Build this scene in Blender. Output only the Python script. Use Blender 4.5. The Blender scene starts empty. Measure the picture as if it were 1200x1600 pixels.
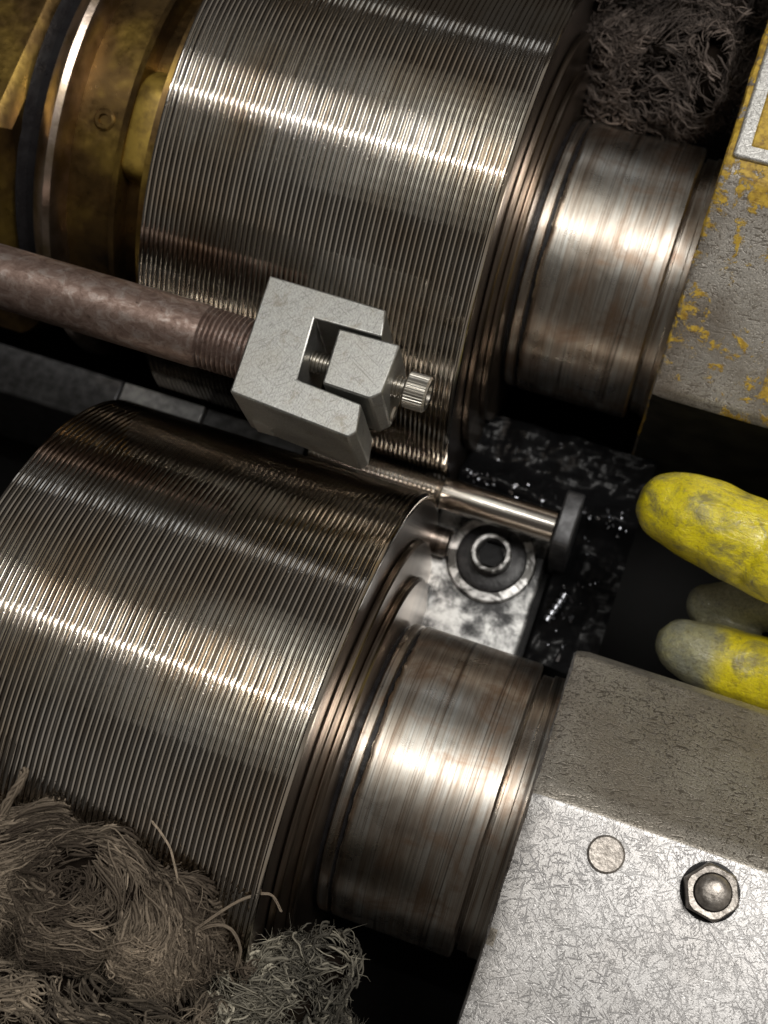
import bpy, bmesh, math, random
import numpy as np
from mathutils import Matrix, Vector

S = 0.001                       # everything below is written in millimetres
random.seed(5)
rng = np.random.default_rng(11)
scene = bpy.context.scene
COL = scene.collection

# ------------------------------------------------------------------ camera
cam_d = bpy.data.cameras.new('camera')
cam = bpy.data.objects.new('camera', cam_d)
COL.objects.link(cam)
scene.camera = cam
def rot3(ax, ay, az):
    return (Matrix.Rotation(math.radians(ax), 3, 'X') @ Matrix.Rotation(math.radians(ay), 3, 'Y')
            @ Matrix.Rotation(math.radians(az), 3, 'Z'))
cam.matrix_world = Matrix.Translation(Vector((52.7, -96.5, 380.0)) * S) @ rot3(12.57, 9.8, 17.49).to_4x4()
cam_d.sensor_fit = 'VERTICAL'
cam_d.sensor_height = 36.0
cam_d.sensor_width = 27.0
cam_d.lens = 2017.5 / 1600 * 36.0
cam_d.clip_start = 0.01
cam_d.clip_end = 20.0
cam_d.dof.use_dof = True
cam_d.dof.focus_distance = 0.318
cam_d.dof.aperture_fstop = 15.0

# ------------------------------------------------------------------ light
world = bpy.data.worlds.new('World')
scene.world = world
world.use_nodes = True
bg = world.node_tree.nodes['Background']
bg.inputs[0].default_value = (1.0, 0.91, 0.80, 1)
bg.inputs[1].default_value = 0.06

def area(name, loc, target, sx, sy, power, color=(1, 1, 1), spin=0):
    l = bpy.data.lights.new(name, 'AREA')
    l.shape = 'RECTANGLE'; l.size = sx; l.size_y = sy; l.energy = power; l.color = color
    o = bpy.data.objects.new(name, l); COL.objects.link(o)
    d = (Vector(target) - Vector(loc)).normalized()
    q = d.to_track_quat('-Z', 'Y')
    o.matrix_world = Matrix.Translation(Vector(loc)) @ q.to_matrix().to_4x4() @ Matrix.Rotation(math.radians(spin), 4, 'Z')
    return o
def area_down(name, loc, sx, sy, power, color=(1, 1, 1)):
    l = bpy.data.lights.new(name, 'AREA')
    l.shape = 'RECTANGLE'; l.size = sx; l.size_y = sy; l.energy = power; l.color = color
    o = bpy.data.objects.new(name, l); COL.objects.link(o); o.location = loc
    return o
area_down('workshop_tube_lamp', (-0.28, 0.10, 1.15), 0.70, 0.012, 1.4, (1.0, 0.97, 0.93))
for k_, (w_, l_, p_) in enumerate(((0.34, 1.30, 0.26), (0.26, 1.08, 0.24), (0.18, 0.86, 0.22), (0.10, 0.64, 0.18))):
    area_down('workshop_panel_lamp', (-0.22, 0.24, 1.10 + 0.01 * k_), w_, l_, p_, (1.0, 0.98, 0.88))

area('side_glow_panel', (1.7, 0.1, 0.95), (0, 0.1, 0.6), 4.0, 1.7, 6.0, (1.0, 0.91, 0.80))  # unseen panel added for the workshop's bright right side and soft fill
area('workshop_back_lamp', (-0.35, 1.10, 0.60), (0, 0, 0), 0.7, 0.10, 0.2, (0.95, 0.98, 1.0))
area('workshop_spot_lamp', (0.36, 0.20, 1.10), (0.03, 0, 0), 0.36, 0.36, 8.2, (1.0, 0.97, 0.92))

scene.view_settings.view_transform = 'Standard'
scene.view_settings.look = 'None'
scene.view_settings.exposure = 0.0
scene.view_settings.gamma = 1.0
scene.view_settings.use_curve_mapping = False
scene.cycles.use_denoising = True
scene.cycles.max_bounces = 8
scene.cycles.glossy_bounces = 6
scene.cycles.sample_clamp_indirect = 6.0

# ------------------------------------------------------------------ materials
class NT:
    def __init__(self, name):
        self.m = bpy.data.materials.new(name); self.m.use_nodes = True
        self.t = self.m.node_tree; self.n = self.t.nodes; self.l = self.t.links
        self.b = self.n['Principled BSDF']
        self._bump = None
    def node(self, typ, **kw):
        x = self.n.new(typ)
        for k, v in kw.items(): setattr(x, k, v)
        return x
    def put(self, sock, v):
        if hasattr(v, 'is_output') or isinstance(v, bpy.types.NodeSocket): self.l.new(v, sock)
        else: sock.default_value = v
    def coords(self, scale=(1, 1, 1), rot=(0, 0, 0)):
        tc = self.node('ShaderNodeTexCoord'); mp = self.node('ShaderNodeMapping')
        self.l.new(tc.outputs['Object'], mp.inputs[0])
        mp.inputs['Scale'].default_value = [1000 * s for s in scale]
        mp.inputs['Rotation'].default_value = rot
        return mp.outputs[0]
    def stroke(self, scale, rot):
        # turn first, then stretch: strokes run along the turned axis
        a = self.coords((1, 1, 1), rot); mp = self.node('ShaderNodeMapping')
        self.l.new(a, mp.inputs[0]); mp.inputs['Scale'].default_value = scale
        return mp.outputs[0]
    def cyl(self, kx, ka):
        # coordinates that run along the axis and round the axis: rings and lathe marks
        tc = self.node('ShaderNodeTexCoord'); sp = self.node('ShaderNodeSeparateXYZ')
        self.l.new(tc.outputs['Object'], sp.inputs[0])
        at = self.math('ARCTAN2', sp.outputs[2], sp.outputs[1])
        cb = self.node('ShaderNodeCombineXYZ')
        self.l.new(self.math('MULTIPLY', sp.outputs[0], 1000 * kx), cb.inputs[0])
        self.l.new(self.math('MULTIPLY', at, ka), cb.inputs[1])
        return cb.outputs[0]
    def math(self, op, a, b=0.0, c=0.0):
        x = self.node('ShaderNodeMath', operation=op)
        self.put(x.inputs[0], a); self.put(x.inputs[1], b); self.put(x.inputs[2], c)
        return x.outputs[0]
    def noise(self, vec, scale, detail=4, rough=0.55, dist=0.0):
        x = self.node('ShaderNodeTexNoise')
        self.l.new(vec, x.inputs['Vector'])
        x.inputs['Scale'].default_value = scale; x.inputs['Detail'].default_value = detail
        x.inputs['Roughness'].default_value = rough; x.inputs['Distortion'].default_value = dist
        return x.outputs[0]
    def voronoi(self, vec, scale, feature='F1', rand=1.0):
        x = self.node('ShaderNodeTexVoronoi', feature=feature)
        self.l.new(vec, x.inputs['Vector']); x.inputs['Scale'].default_value = scale
        x.inputs['Randomness'].default_value = rand
        return x.outputs[0]
    def ramp(self, fac, stops, interp='LINEAR'):
        x = self.node('ShaderNodeValToRGB'); e = x.color_ramp.elements
        x.color_ramp.interpolation = interp
        while len(e) < len(stops): e.new(0.5)
        for i, (p, c) in enumerate(stops):
            e[i].position = p
            e[i].color = (c[0], c[1], c[2], 1) if hasattr(c, '__len__') else (c, c, c, 1)
        self.l.new(fac, x.inputs[0]); return x.outputs[0]
    def mix(self, fac, a, b):
        x = self.node('ShaderNodeMix', data_type='RGBA')
        self.put(x.inputs[0], fac)
        for s, v in ((x.inputs[6], a), (x.inputs[7], b)):
            if isinstance(v, (tuple, list)): s.default_value = (v[0], v[1], v[2], 1)
            else: self.l.new(v, s)
        return x.outputs[2]
    def bump(self, height, dist, strength=1.0):
        x = self.node('ShaderNodeBump')
        x.inputs['Strength'].default_value = strength; x.inputs['Distance'].default_value = dist * S
        self.l.new(height, x.inputs['Height'])
        if self._bump is not None: self.l.new(self._bump, x.inputs['Normal'])
        self._bump = x.outputs[0]
        self.l.new(self._bump, self.b.inputs['Normal'])
    def set(self, **kw):
        for k, v in kw.items():
            s = self.b.inputs[{'base': 'Base Color', 'rough': 'Roughness', 'metal': 'Metallic', 'coat': 'Coat Weight',
                               'coat_rough': 'Coat Roughness', 'spec': 'Specular IOR Level', 'aniso': 'Anisotropic',
                               'sheen': 'Sheen Weight'}[k]]
            if isinstance(v, (tuple, list)): s.default_value = (v[0], v[1], v[2], 1)
            else: self.put(s, v)
        return self
M = {}
# grooved rolls: oily brown tool steel
t = NT('oily_tool_steel'); v = t.coords()
n1 = t.noise(v, 0.035, 3, 0.6); n2 = t.noise(v, 0.9, 4, 0.6); ring = t.noise(t.cyl(1.3, 3.0), 1.0, 4, 0.65)
c = t.ramp(n1, [(0.3, (0.38, 0.32, 0.255)), (0.5, (0.44, 0.41, 0.37)), (0.7, (0.49, 0.475, 0.455))])
c = t.mix(t.ramp(ring, [(0.45, 0.0), (0.75, 0.4)]), c, (0.26, 0.20, 0.14))
t.set(base=c, metal=1.0, rough=t.ramp(n2, [(0.3, 0.05), (0.7, 0.12)]))
t.bump(t.noise(v, 0.8, 1, 0.5), 0.006, 0.4)
dn = t.ramp(t.voronoi(v, 0.55), [(0.0, 0.0), (0.16, 1.0)])
t.bump(dn, 0.03, 0.5)
M['roll'] = t.m
# turned journal with circumferential lathe marks and smears
t = NT('turned_steel'); v = t.coords()
st = t.noise(t.cyl(0.45, 1.2), 1.0, 5, 0.6, 0.3); fine = t.noise(t.cyl(3.2, 1.6), 1.0, 3, 0.6)
wear = t.noise(v, 0.09, 5, 0.6, 0.6)
c = t.ramp(st, [(0.3, (0.40, 0.31, 0.24)), (0.5, (0.62, 0.56, 0.49)), (0.68, (0.75, 0.74, 0.70))])
c = t.mix(t.ramp(wear, [(0.52, 0.0), (0.66, 0.6)]), c, (0.33, 0.20, 0.12))
gv = t.ramp(t.noise(t.cyl(0.22, 0.15), 1.0, 2, 0.5), [(0.6, 0.0), (0.63, 0.75), (0.66, 0.0)])
c = t.mix(gv, c, (0.05, 0.04, 0.035))
t.set(base=c, metal=1.0, rough=t.ramp(wear, [(0.3, 0.24), (0.7, 0.38)]))
fs = t.noise(t.cyl(2.4, 0.35), 1.0, 4, 0.7)
c = t.mix(t.ramp(fs, [(0.50, 0.0), (0.66, 0.7)]), c, (0.16, 0.11, 0.08))
t.set(base=c)
t.bump(fine, 0.02, 0.35); t.bump(t.noise(t.coords((1, .35, .35)), 0.35, 4, 0.6, 0.8), 0.06, 0.3)
M['journal'] = t.m
# dark ring steel
t = NT('dark_ring_steel'); v = t.coords()
st = t.noise(t.cyl(1.5, 1.0), 1.0, 4, 0.6)
t.set(base=t.ramp(st, [(0.35, (0.14, 0.115, 0.10)), (0.65, (0.42, 0.37, 0.33))]), metal=1.0, rough=0.30)
t.bump(t.noise(v, 1.2, 4, 0.6), 0.06, 0.4)
M['ring'] = t.m
t = NT('coppery_ring_steel')
st = t.noise(t.cyl(1.0, 1.4), 1.0, 4, 0.6)
t.set(base=t.ramp(st, [(0.35, (0.13, 0.10, 0.075)), (0.65, (0.46, 0.38, 0.31))]), metal=1.0, rough=0.28)
M['copper'] = t.m
t = NT('black_oily_steel'); v = t.coords()
t.set(base=(0.012, 0.011, 0.012), spec=0.3, rough=t.ramp(t.noise(v, 0.25, 4), [(0.35, 0.22), (0.65, 0.5)]))
t.bump(t.noise(v, 0.35, 5, 0.65), 0.5, 0.5)
M['black'] = t.m
t = NT('sludge_and_socket_shade'); v = t.coords()
t.set(base=(0.006, 0.006, 0.0065), rough=0.28, spec=0.1); t.bump(t.noise(v, 0.25, 4), 0.25, 0.5)
M['sludge'] = t.m
t = NT('dark_grey_steel'); v = t.coords()
t.set(base=t.ramp(t.noise(v, 0.3, 5), [(0.35, (0.05, 0.05, 0.052)), (0.65, (0.11, 0.11, 0.115))]), metal=0.6, rough=0.42)
t.bump(t.noise(v, 0.8, 4), 0.1, 0.5)
M['darkgrey'] = t.m
t = NT('light_grey_steel'); v = t.coords()
t.set(base=t.ramp(t.noise(v, 0.4, 5), [(0.35, (0.22, 0.22, 0.225)), (0.65, (0.40, 0.40, 0.40))]), metal=0.7, rough=0.45)
M['guide'] = t.m
# oiled bronze of the spindle side
t = NT('oiled_bronze'); v = t.coords()
n = t.noise(v, 0.035, 4, 0.55, 0.2)
c = t.ramp(n, [(0.36, (0.03, 0.02, 0.012)), (0.54, (0.14, 0.085, 0.03)), (0.70, (0.36, 0.24, 0.055))])
t.set(base=c, metal=0.9, rough=t.ramp(t.noise(v, 0.4, 4), [(0.3, 0.26), (0.7, 0.48)]))
t.bump(t.noise(v, 0.5, 5, 0.6), 0.15, 0.5)
M['bronze'] = t.m
t = NT('polished_bronze_edge'); v = t.coords()
t.set(base=t.ramp(t.noise(v, 0.12, 4), [(0.35, (0.34, 0.26, 0.16)), (0.65, (0.66, 0.54, 0.46))]), metal=1.0, rough=0.3)
t.bump(t.noise(v, 0.7, 4, 0.6), 0.12, 0.5)
M['bronze_edge'] = t.m
t = NT('yellow_brass_pad'); v = t.coords()
t.set(base=t.ramp(t.noise(v, 0.14, 4, 0.6), [(0.3, (0.09, 0.05, 0.012)), (0.6, (0.36, 0.24, 0.045))]), metal=0.55, rough=0.45)
t.bump(t.noise(v, 0.4, 4, 0.6), 0.15, 0.5)
M['brass'] = t.m
# ground block
t = NT('ground_steel'); v = t.coords()
g = t.noise(t.coords((1.0, 0.6, 1.0), (0, 0, 0.5)), 2.6, 4, 0.7)
pt = t.noise(v, 0.10, 3)
c = t.mix(t.ramp(g, [(0.38, 0.0), (0.62, 1.0)]), (0.31, 0.31, 0.30), (0.47, 0.47, 0.45))
c = t.mix(t.ramp(pt, [(0.45, 0.0), (0.7, 0.25)]), c, (0.40, 0.37, 0.30))
sk = None
for a_, st_, w_ in ((0.5, 0.12, 3.0), (1.7, 0.3, 2.6), (2.5, 0.2, 3.2)):
    x_ = t.ramp(t.noise(t.stroke((st_, w_, w_), (0, 0, a_)), 1.0, 2, 0.5, 0.2), [(0.62, 0.0), (0.67, 1.0)])
    sk = x_ if sk is None else t.math('MAXIMUM', sk, x_)
c = t.mix(t.math('MULTIPLY', sk, 0.45), c, (0.16, 0.155, 0.14))
c = t.mix(t.ramp(t.noise(v, 0.16, 6, 0.7, 0.4), [(0.55, 0.0), (0.68, 0.55)]), c, (0.22, 0.19, 0.14))
t.set(base=c, metal=0.9, rough=t.ramp(pt, [(0.35, 0.36), (0.65, 0.48)]))
t.bump(g, 0.09, 0.5)
M['block'] = t.m
t = NT('bright_screw_steel'); v = t.coords()
t.set(base=(0.55, 0.52, 0.47), metal=1.0, rough=0.32); t.bump(t.noise(v, 1.6, 3), 0.06, 0.5)
M['screw'] = t.m
t = NT('stained_plug_steel'); v = t.coords()
t.set(base=t.ramp(t.noise(v, 0.7, 5, 0.7), [(0.35, (0.20, 0.18, 0.16)), (0.65, (0.50, 0.46, 0.42))]), metal=0.8, rough=0.42); t.bump(t.noise(v, 1.2, 4), 0.2, 0.6)
M['plug'] = t.m
t = NT('rusty_rod_steel'); v = t.coords((0.7, 1, 1))
n = t.noise(v, 0.35, 6, 0.65, 0.8); n2 = t.noise(t.coords(), 0.9, 5, 0.7, 0.5)
c = t.ramp(n, [(0.3, (0.13, 0.085, 0.07)), (0.5, (0.26, 0.185, 0.155)), (0.7, (0.42, 0.36, 0.33))])
c = t.mix(t.ramp(n2, [(0.58, 0.0), (0.72, 0.8)]), c, (0.06, 0.04, 0.03))
t.set(base=c, metal=0.8, rough=t.ramp(n, [(0.3, 0.55), (0.7, 0.38)])); t.bump(n2, 0.2, 0.5)
M['rod'] = t.m
t = NT('polished_bar_steel'); v = t.coords()
t.set(base=t.ramp(t.noise(t.coords((0.1, 1, 1)), 0.5, 3), [(0.3, (0.52, 0.46, 0.41)), (0.7, (0.70, 0.67, 0.62))]), metal=1.0, rough=0.2)
t.bump(t.noise(t.cyl(2.0, 1.0), 1.0, 3), 0.03, 0.4)
M['bar'] = t.m
# housings: scratched bare casting
def casting(name, dark, light, lo, hi, yellow=0.0, brown=0.3, scratch=0.8):
    """bare cast metal: many short strokes in different directions, fine grain, dirt, maybe flaking paint"""
    t = NT(name); v = t.coords()
    scr = None
    for i, (sz_, a, st, w) in enumerate(tuple((z_, *q_) for z_, q_ in zip((0.55, 0.8, 1.0, 0.5, 0.7, 0.9, 0.6, 0.45), ((0.35, 0.42, 2.6), (1.15, 0.34, 2.2), (1.95, 0.45, 3.0), (2.6, 0.38, 2.4), (0.75, 0.12, 3.2), (2.25, 0.5, 2.0), (1.55, 0.3, 2.8), (2.95, 0.4, 2.6))))):
        x = t.noise(t.stroke((st * sz_, w * sz_, w * sz_), (0.0, 0.0, a)), 1.0, 2, 0.5, 0.35)
        m_ = t.ramp(x, [(0.625, 0.0), (0.67, 1.0)])
        scr = m_ if scr is None else t.math('MAXIMUM', scr, m_)
    big = t.noise(v, 0.03, 4, 0.6)
    sp = t.noise(v, 2.6, 3, 0.6)
    c = t.mix(t.ramp(sp, [(0.35, 0.0), (0.65, 1.0)]), tuple(x * 0.72 for x in light), tuple(min(1, x * 1.18) for x in light))
    c = t.mix(t.ramp(big, [(0.42, 0.0), (0.62, brown)]), c, (0.20, 0.16, 0.12))
    dens = t.ramp(t.noise(v, 0.07, 3, 0.6), [(0.35, 0.35), (0.6, 1.0)])
    c = t.mix(t.math('MULTIPLY', t.math('MULTIPLY', scr, scratch), dens), c, dark)
    c = t.mix(t.ramp(t.noise(v, 0.11, 5, 0.65, 0.5), [(0.5, 0.0), (0.72, 0.4)]), c, tuple(x * 0.55 for x in light))
    met = 0.75
    if yellow:
        yn = t.math('ADD', t.math('MULTIPLY', t.noise(v, 0.16, 8, 0.75, 0.4), 0.6), t.math('MULTIPLY', t.noise(v, 0.028, 2, 0.5), 0.4))
        ym = t.ramp(yn, [(yellow, 0.0), (yellow + 0.02, 1.0)])
        yc = t.ramp(t.noise(v, 0.5, 5, 0.7), [(0.35, (0.26, 0.15, 0.025)), (0.6, (0.60, 0.40, 0.05))])
        c = t.mix(ym, c, yc)
        met = t.math('SUBTRACT', 0.7, t.math('MULTIPLY', ym, 0.65))
        t.bump(ym, 0.25, 0.6)
    t.set(base=c, metal=met, rough=t.ramp(sp, [(0.3, lo), (0.7, hi)]))
    inv = t.math('SUBTRACT', 1.0, scr)
    t.bump(inv, 0.07, 0.5); t.bump(sp, 0.07, 0.5)
    return t.m
M['cast_front'] = casting('scratched_bare_casting', (0.17, 0.165, 0.165), (0.50, 0.49, 0.485), 0.32, 0.46, 0.0, 0.2, 0.85)
M['slope_front'] = casting('browner_casting', (0.10, 0.085, 0.07), (0.47, 0.435, 0.38), 0.32, 0.48, 0.0, 0.4, 0.85)  # browner casting for the sloped faces of the front housing
M['cast_back'] = casting('casting_with_yellow_paint', (0.14, 0.115, 0.09), (0.58, 0.545, 0.50), 0.38, 0.52, 0.505, 0.75)
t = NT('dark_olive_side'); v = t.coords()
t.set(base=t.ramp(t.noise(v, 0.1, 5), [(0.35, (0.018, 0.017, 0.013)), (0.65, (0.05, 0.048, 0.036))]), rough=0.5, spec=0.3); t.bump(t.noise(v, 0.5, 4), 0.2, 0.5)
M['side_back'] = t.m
M['cast_plate'] = casting('ochre_painted_plate', (0.2, 0.17, 0.12), (0.5, 0.46, 0.4), 0.42, 0.58, 0.44, 0.3)
M['cast_rim'] = casting('worn_silver_rim', (0.35, 0.34, 0.32), (0.78, 0.77, 0.74), 0.36, 0.5, 0.0, 0.05)
t = NT('greasy_bright_plate'); v = t.coords()
n = t.noise(v, 0.10, 7, 0.72, 0.2)
c = t.ramp(n, [(0.36, (0.03, 0.03, 0.03)), (0.46, (0.24, 0.24, 0.24)), (0.58, (0.56, 0.56, 0.55))])
gd = t.node('ShaderNodeVectorMath', operation='DISTANCE'); t.l.new(t.coords(), gd.inputs[0]); gd.inputs[1].default_value = (3.5, 1.4, 60)
gm = t.ramp(t.math('ADD', t.math('MULTIPLY', gd.outputs['Value'], 1 / 60), t.math('MULTIPLY', n, 0.9)), [(0.66, 0.97), (0.86, 0.0)])
c = t.mix(gm, c, (0.012, 0.012, 0.013))
t.set(base=c, metal=0.5, rough=0.4); t.bump(n, 0.3, 0.4)
M['plate'] = t.m
t = NT('greasy_washer_steel'); v = t.coords()
n = t.noise(v, 0.16, 5, 0.7, 0.8)
t.set(base=t.ramp(n, [(0.45, (0.035, 0.033, 0.03)), (0.62, (0.55, 0.54, 0.53))]), metal=0.6, rough=0.35); t.bump(n, 0.3, 0.5)
M['washer'] = t.m
t = NT('oily_bed'); v = t.coords()
t.set(base=(0.004, 0.0038, 0.0036), rough=0.5, spec=0.04); t.bump(t.noise(v, 0.05, 3, 0.5), 1.0, 0.4)
M['bed'] = t.m
t = NT('bright_chip_steel'); t.set(base=(0.30, 0.31, 0.34), metal=1.0, rough=0.34); M['chip'] = t.m
# yarn
def yarn(name, a, b):
    t = NT(name)
    at = t.node('ShaderNodeAttribute', attribute_name='tone')
    t.set(base=t.ramp(at.outputs['Fac'], [(0.0, a), (0.7, tuple((x + y) / 2 for x, y in zip(a, b))), (1.0, b)]), rough=0.8, spec=0.25)
    t.bump(t.noise(t.coords(), 3.0, 2), 0.2, 0.6)
    return t.m
M['yarn_grey'] = yarn('dirty_grey_brown_yarn', (0.048, 0.036, 0.026), (0.42, 0.34, 0.255))
M['yarn_brown'] = yarn('dirty_brown_yarn', (0.05, 0.04, 0.03), (0.46, 0.375, 0.28))
M['yarn_olive'] = yarn('dirty_olive_yarn', (0.06, 0.055, 0.045), (0.52, 0.48, 0.38))
M['yarn_dark'] = yarn('oil_soaked_dark_yarn', (0.04, 0.032, 0.028), (0.22, 0.175, 0.15))
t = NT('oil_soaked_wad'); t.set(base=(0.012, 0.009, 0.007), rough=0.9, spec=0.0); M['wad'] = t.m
# glove
t = NT('yellow_coated_glove'); v = t.coords()
d = t.noise(v, 0.10, 6, 0.7, 0.6); d2 = t.noise(v, 0.9, 5, 0.7, 1.2)
c = t.ramp(d2, [(0.3, (0.56, 0.43, 0.008)), (0.55, (0.80, 0.68, 0.008))])
c = t.mix(t.ramp(d, [(0.50, 0.0), (0.64, 0.8)]), c, (0.15, 0.135, 0.07))
c = t.mix(t.ramp(t.noise(t.coords((0.45, 1, 1), (0, 0, 0.2)), 0.8, 6, 0.8, 0.5), [(0.53, 0.0), (0.66, 0.65)]), c, (0.20, 0.155, 0.03))
at = t.node('ShaderNodeAttribute', attribute_name='greying')
c = t.mix(at.outputs['Fac'], c, t.ramp(d2, [(0.3, (0.10, 0.10, 0.08)), (0.6, (0.26, 0.27, 0.22))]))
t.set(base=c, rough=t.ramp(d, [(0.3, 0.30), (0.7, 0.5)]), spec=0.5, coat=1.0, coat_rough=0.17)
wr = t.noise(t.coords((0.5, 1.3, 1.0), (0, 0, 0.25)), 0.35, 5, 0.65, 1.4)
t.bump(wr, 0.8, 0.5); t.l.new(t._bump, t.b.inputs['Coat Normal']); t.bump(d2, 0.4, 0.6)
M['glove'] = t.m

# ------------------------------------------------------------------ mesh helpers
def empty(name, loc=(0, 0, 0)):
    o = bpy.data.objects.new(name, None); COL.objects.link(o)
    o.location = Vector(loc) * S; o.empty_display_size = 0.01
    return o
def tag(o, label, cat, group=None):
    o['label'] = label; o['category'] = cat
    if group: o['group'] = group
    return o
def mesh_obj(name, verts, faces, mat, parent=None, origin=(0, 0, 0), sharp=35, smooth=True):
    me = bpy.data.meshes.new(name)
    v = (np.asarray(verts, float) - np.asarray(origin, float)) * S
    me.from_pydata(v.tolist(), [], faces)
    me.materials.append(M[mat] if isinstance(mat, str) else mat)
    if smooth:
        me.polygons.foreach_set('use_smooth', [True] * len(me.polygons))
        if sharp: me.set_sharp_from_angle(angle=math.radians(sharp))
    me.update()
    o = bpy.data.objects.new(name, me); COL.objects.link(o)
    if parent is not None:
        o.parent = parent
    else:
        o.location = Vector(origin) * S
    return o
def bevel(o, w, seg=2, angle=30):
    b = o.modifiers.new('bevel', 'BEVEL'); b.width = w * S; b.segments = seg; b.limit_method = 'ANGLE'
    b.angle_limit = math.radians(angle); b.harden_normals = False
    return o
def lathe(profile, n=96, y=0, z=0, a0=None, a1=None, cap=True):
    """profile of (x, r) turned round the X axis"""
    full = a0 is None
    k = n if full else n + 1
    ang = np.linspace(0, 2 * math.pi, n, endpoint=False) if full else np.linspace(a0, a1, n + 1)
    p = np.array(profile, float)
    V = np.empty((len(p), k, 3))
    V[:, :, 0] = p[:, 0:1]
    V[:, :, 1] = y + p[:, 1:2] * np.cos(ang); V[:, :, 2] = z + p[:, 1:2] * np.sin(ang)
    F = []
    for i in range(len(p) - 1):
        for j in range(n if full else n):
            j2 = (j + 1) % k
            F.append((i * k + j, i * k + j2, (i + 1) * k + j2, (i + 1) * k + j))
    if cap and full:
        if p[0, 1] > 1e-6: F.append(tuple(range(k - 1, -1, -1)))
        if p[-1, 1] > 1e-6: F.append(tuple((len(p) - 1) * k + j for j in range(k)))
    return V.reshape(-1, 3), F
def prism(poly, z0, z1):
    n = len(poly)
    V = [(x, y, z0) for x, y in poly] + [(x, y, z1) for x, y in poly]
    F = [tuple(range(n - 1, -1, -1)), tuple(range(n, 2 * n))]
    F += [(i, (i + 1) % n, n + (i + 1) % n, n + i) for i in range(n)]
    return V, F
def ccw(poly):
    a = sum(poly[i][0] * poly[(i + 1) % len(poly)][1] - poly[(i + 1) % len(poly)][0] * poly[i][1] for i in range(len(poly)))
    return poly if a > 0 else poly[::-1]
def box(x0, x1, y0, y1, z0, z1):
    return prism([(x0, y0), (x1, y0), (x1, y1), (x0, y1)], z0, z1)
def zcyl(profile, n=48, x=0, y=0):
    """profile of (z, r) turned round the Z axis, bottom to top"""
    V, F = lathe(profile, n)
    V = np.stack([V[:, 1] + x, V[:, 2] + y, V[:, 0]], 1)
    return V, F

# ------------------------------------------------------------------ machine bed
bedv, bedf = box(-420, 420, -420, 420, -95, -80)
bed = mesh_obj('machine_bed', bedv, bedf, 'bed', origin=(0, 0, -95), smooth=False)
bed['kind'] = 'structure'

# ------------------------------------------------------------------ thread rolls
AX, R = 84.5, 80.0
NP, PITCH = 64, 1.5
def groove_profile():
    rj = rng.standard_normal(NP).clip(-1.6, 1.6)
    p = []
    x = -96.0
    p += [(-96.6, 76.5), (-96.3, 78.6)]
    for i in range(NP):
        x = -96.0 + i * PITCH
        d = 0.74 + 0.05 * rj[i - 3] + 0.08 * math.sin(i * 2.3) + 0.06 * math.sin(i * 0.7)
        w = 0.60 + 0.07 * math.sin(i * 1.7) + 0.05 * rj[i]
        p += [(x + 0.03, R - 0.05), (x + 0.09, R - 0.008), (x + 0.12, R), (x + 0.14, R), (x + w - 0.13, R), (x + w - 0.11, R), (x + w - 0.06, R - 0.008), (x + w, R - 0.04),
              (x + w + 0.34, R - 0.27), (x + w + 0.37, R - 0.31), (x + w + 0.48, R - d), (x + w + 0.58, R - d)]
    p += [(-0.35, R), (-0.33, R), (0.36, 79.56), (0.40, 79.50), (0.5, 79.0), (0.5, 78.2)]
    return p
gv_, gf_ = lathe(groove_profile(), 288, cap=False)
sleeve_me = None
def make_roll(ysign, label):
    global sleeve_me
    o = (0, ysign * AX, 0)
    root = tag(empty('thread_roll', o), label, 'thread roll', 'pair of grooved thread rolls')
    if sleeve_me is None:
        s = mesh_obj('grooved_sleeve', gv_, gf_, 'roll', root, sharp=26)
        sleeve_me = s.data
    else:
        s = bpy.data.objects.new('grooved_sleeve', sleeve_me); COL.objects.link(s); s.parent = root
    def lp(name, prof, mat, n=160):
        v, f = lathe(prof, n, cap=False); return mesh_obj(name, v, f, mat, root, sharp=28)
    lp('end_face', [(-96.6, 40), (-96.6, 76.5)], 'ring')
    lp('end_face', [(0.5, 78.2), (0.42, 72), (0.42, 66.5), (0.0, 66.2), (0.0, 44)], 'ring')
    lp('collar', [(0.2, 64.4), (0.8, 64.6), (0.8, 66.3), (1.0, 66.6), (2.4, 66.6), (2.8, 66.0), (2.8, 50)], 'copper')
    lp('spacer_ring', [(2.8, 55.5), (3.2, 56), (4.6, 56), (5.2, 55.2), (5.2, 40)], 'copper')
    lp('oil_groove', [(5.2, 41.2), (12.2, 41.2)], 'black')
    lp('lip_ring', [(6.4, 41.0), (6.6, 42.4), (7.0, 42.8), (9.2, 42.8), (9.5, 42.4), (9.6, 41.0)], 'journal')
    # journal with a ragged worn edge
    n = 220
    prof = [(10.6, 41.0), (10.8, 42.6), (11.3, 43.0)] + [(x, 43.0) for x in np.linspace(12.5, 44, 14)] + [(45.0, 43.0), (45.6, 42.4), (45.8, 39.0)]
    v, f = lathe(prof, n, cap=False)
    v = v.reshape(len(prof), n, 3)
    wobn = [0.30 * np.convolve(rng.standard_normal(n + 12), np.ones(7) / 2.6, 'same')[6:-6] + 0.12 * rng.standard_normal(n) for _ in (0, 1)]
    for k in (0, 1, 2, len(prof) - 3, len(prof) - 2, len(prof) - 1):
        v[k, :, 0] += (wobn[0] * 0.7 if k < 4 else wobn[1] * 0.16) * (1 if k not in (0, len(prof) - 1) else 0.0)
    mesh_obj('journal', v.reshape(-1, 3), f, 'journal', root, sharp=40)
    lp('shaft', [(45.0, 38.6), (46.4, 38.8), (46.6, 40.2), (49.6, 40.2), (49.9, 41.0), (54.5, 41.0)], 'journal')
    lp('shaft_core', [(-99, 40), (-96, 40), (0, 40), (54, 36), (54, 0.01)], 'black', 64)
    return root
make_roll(1, 'grooved steel thread roll beside the bronze spindle flange, behind the threaded bar')
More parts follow.
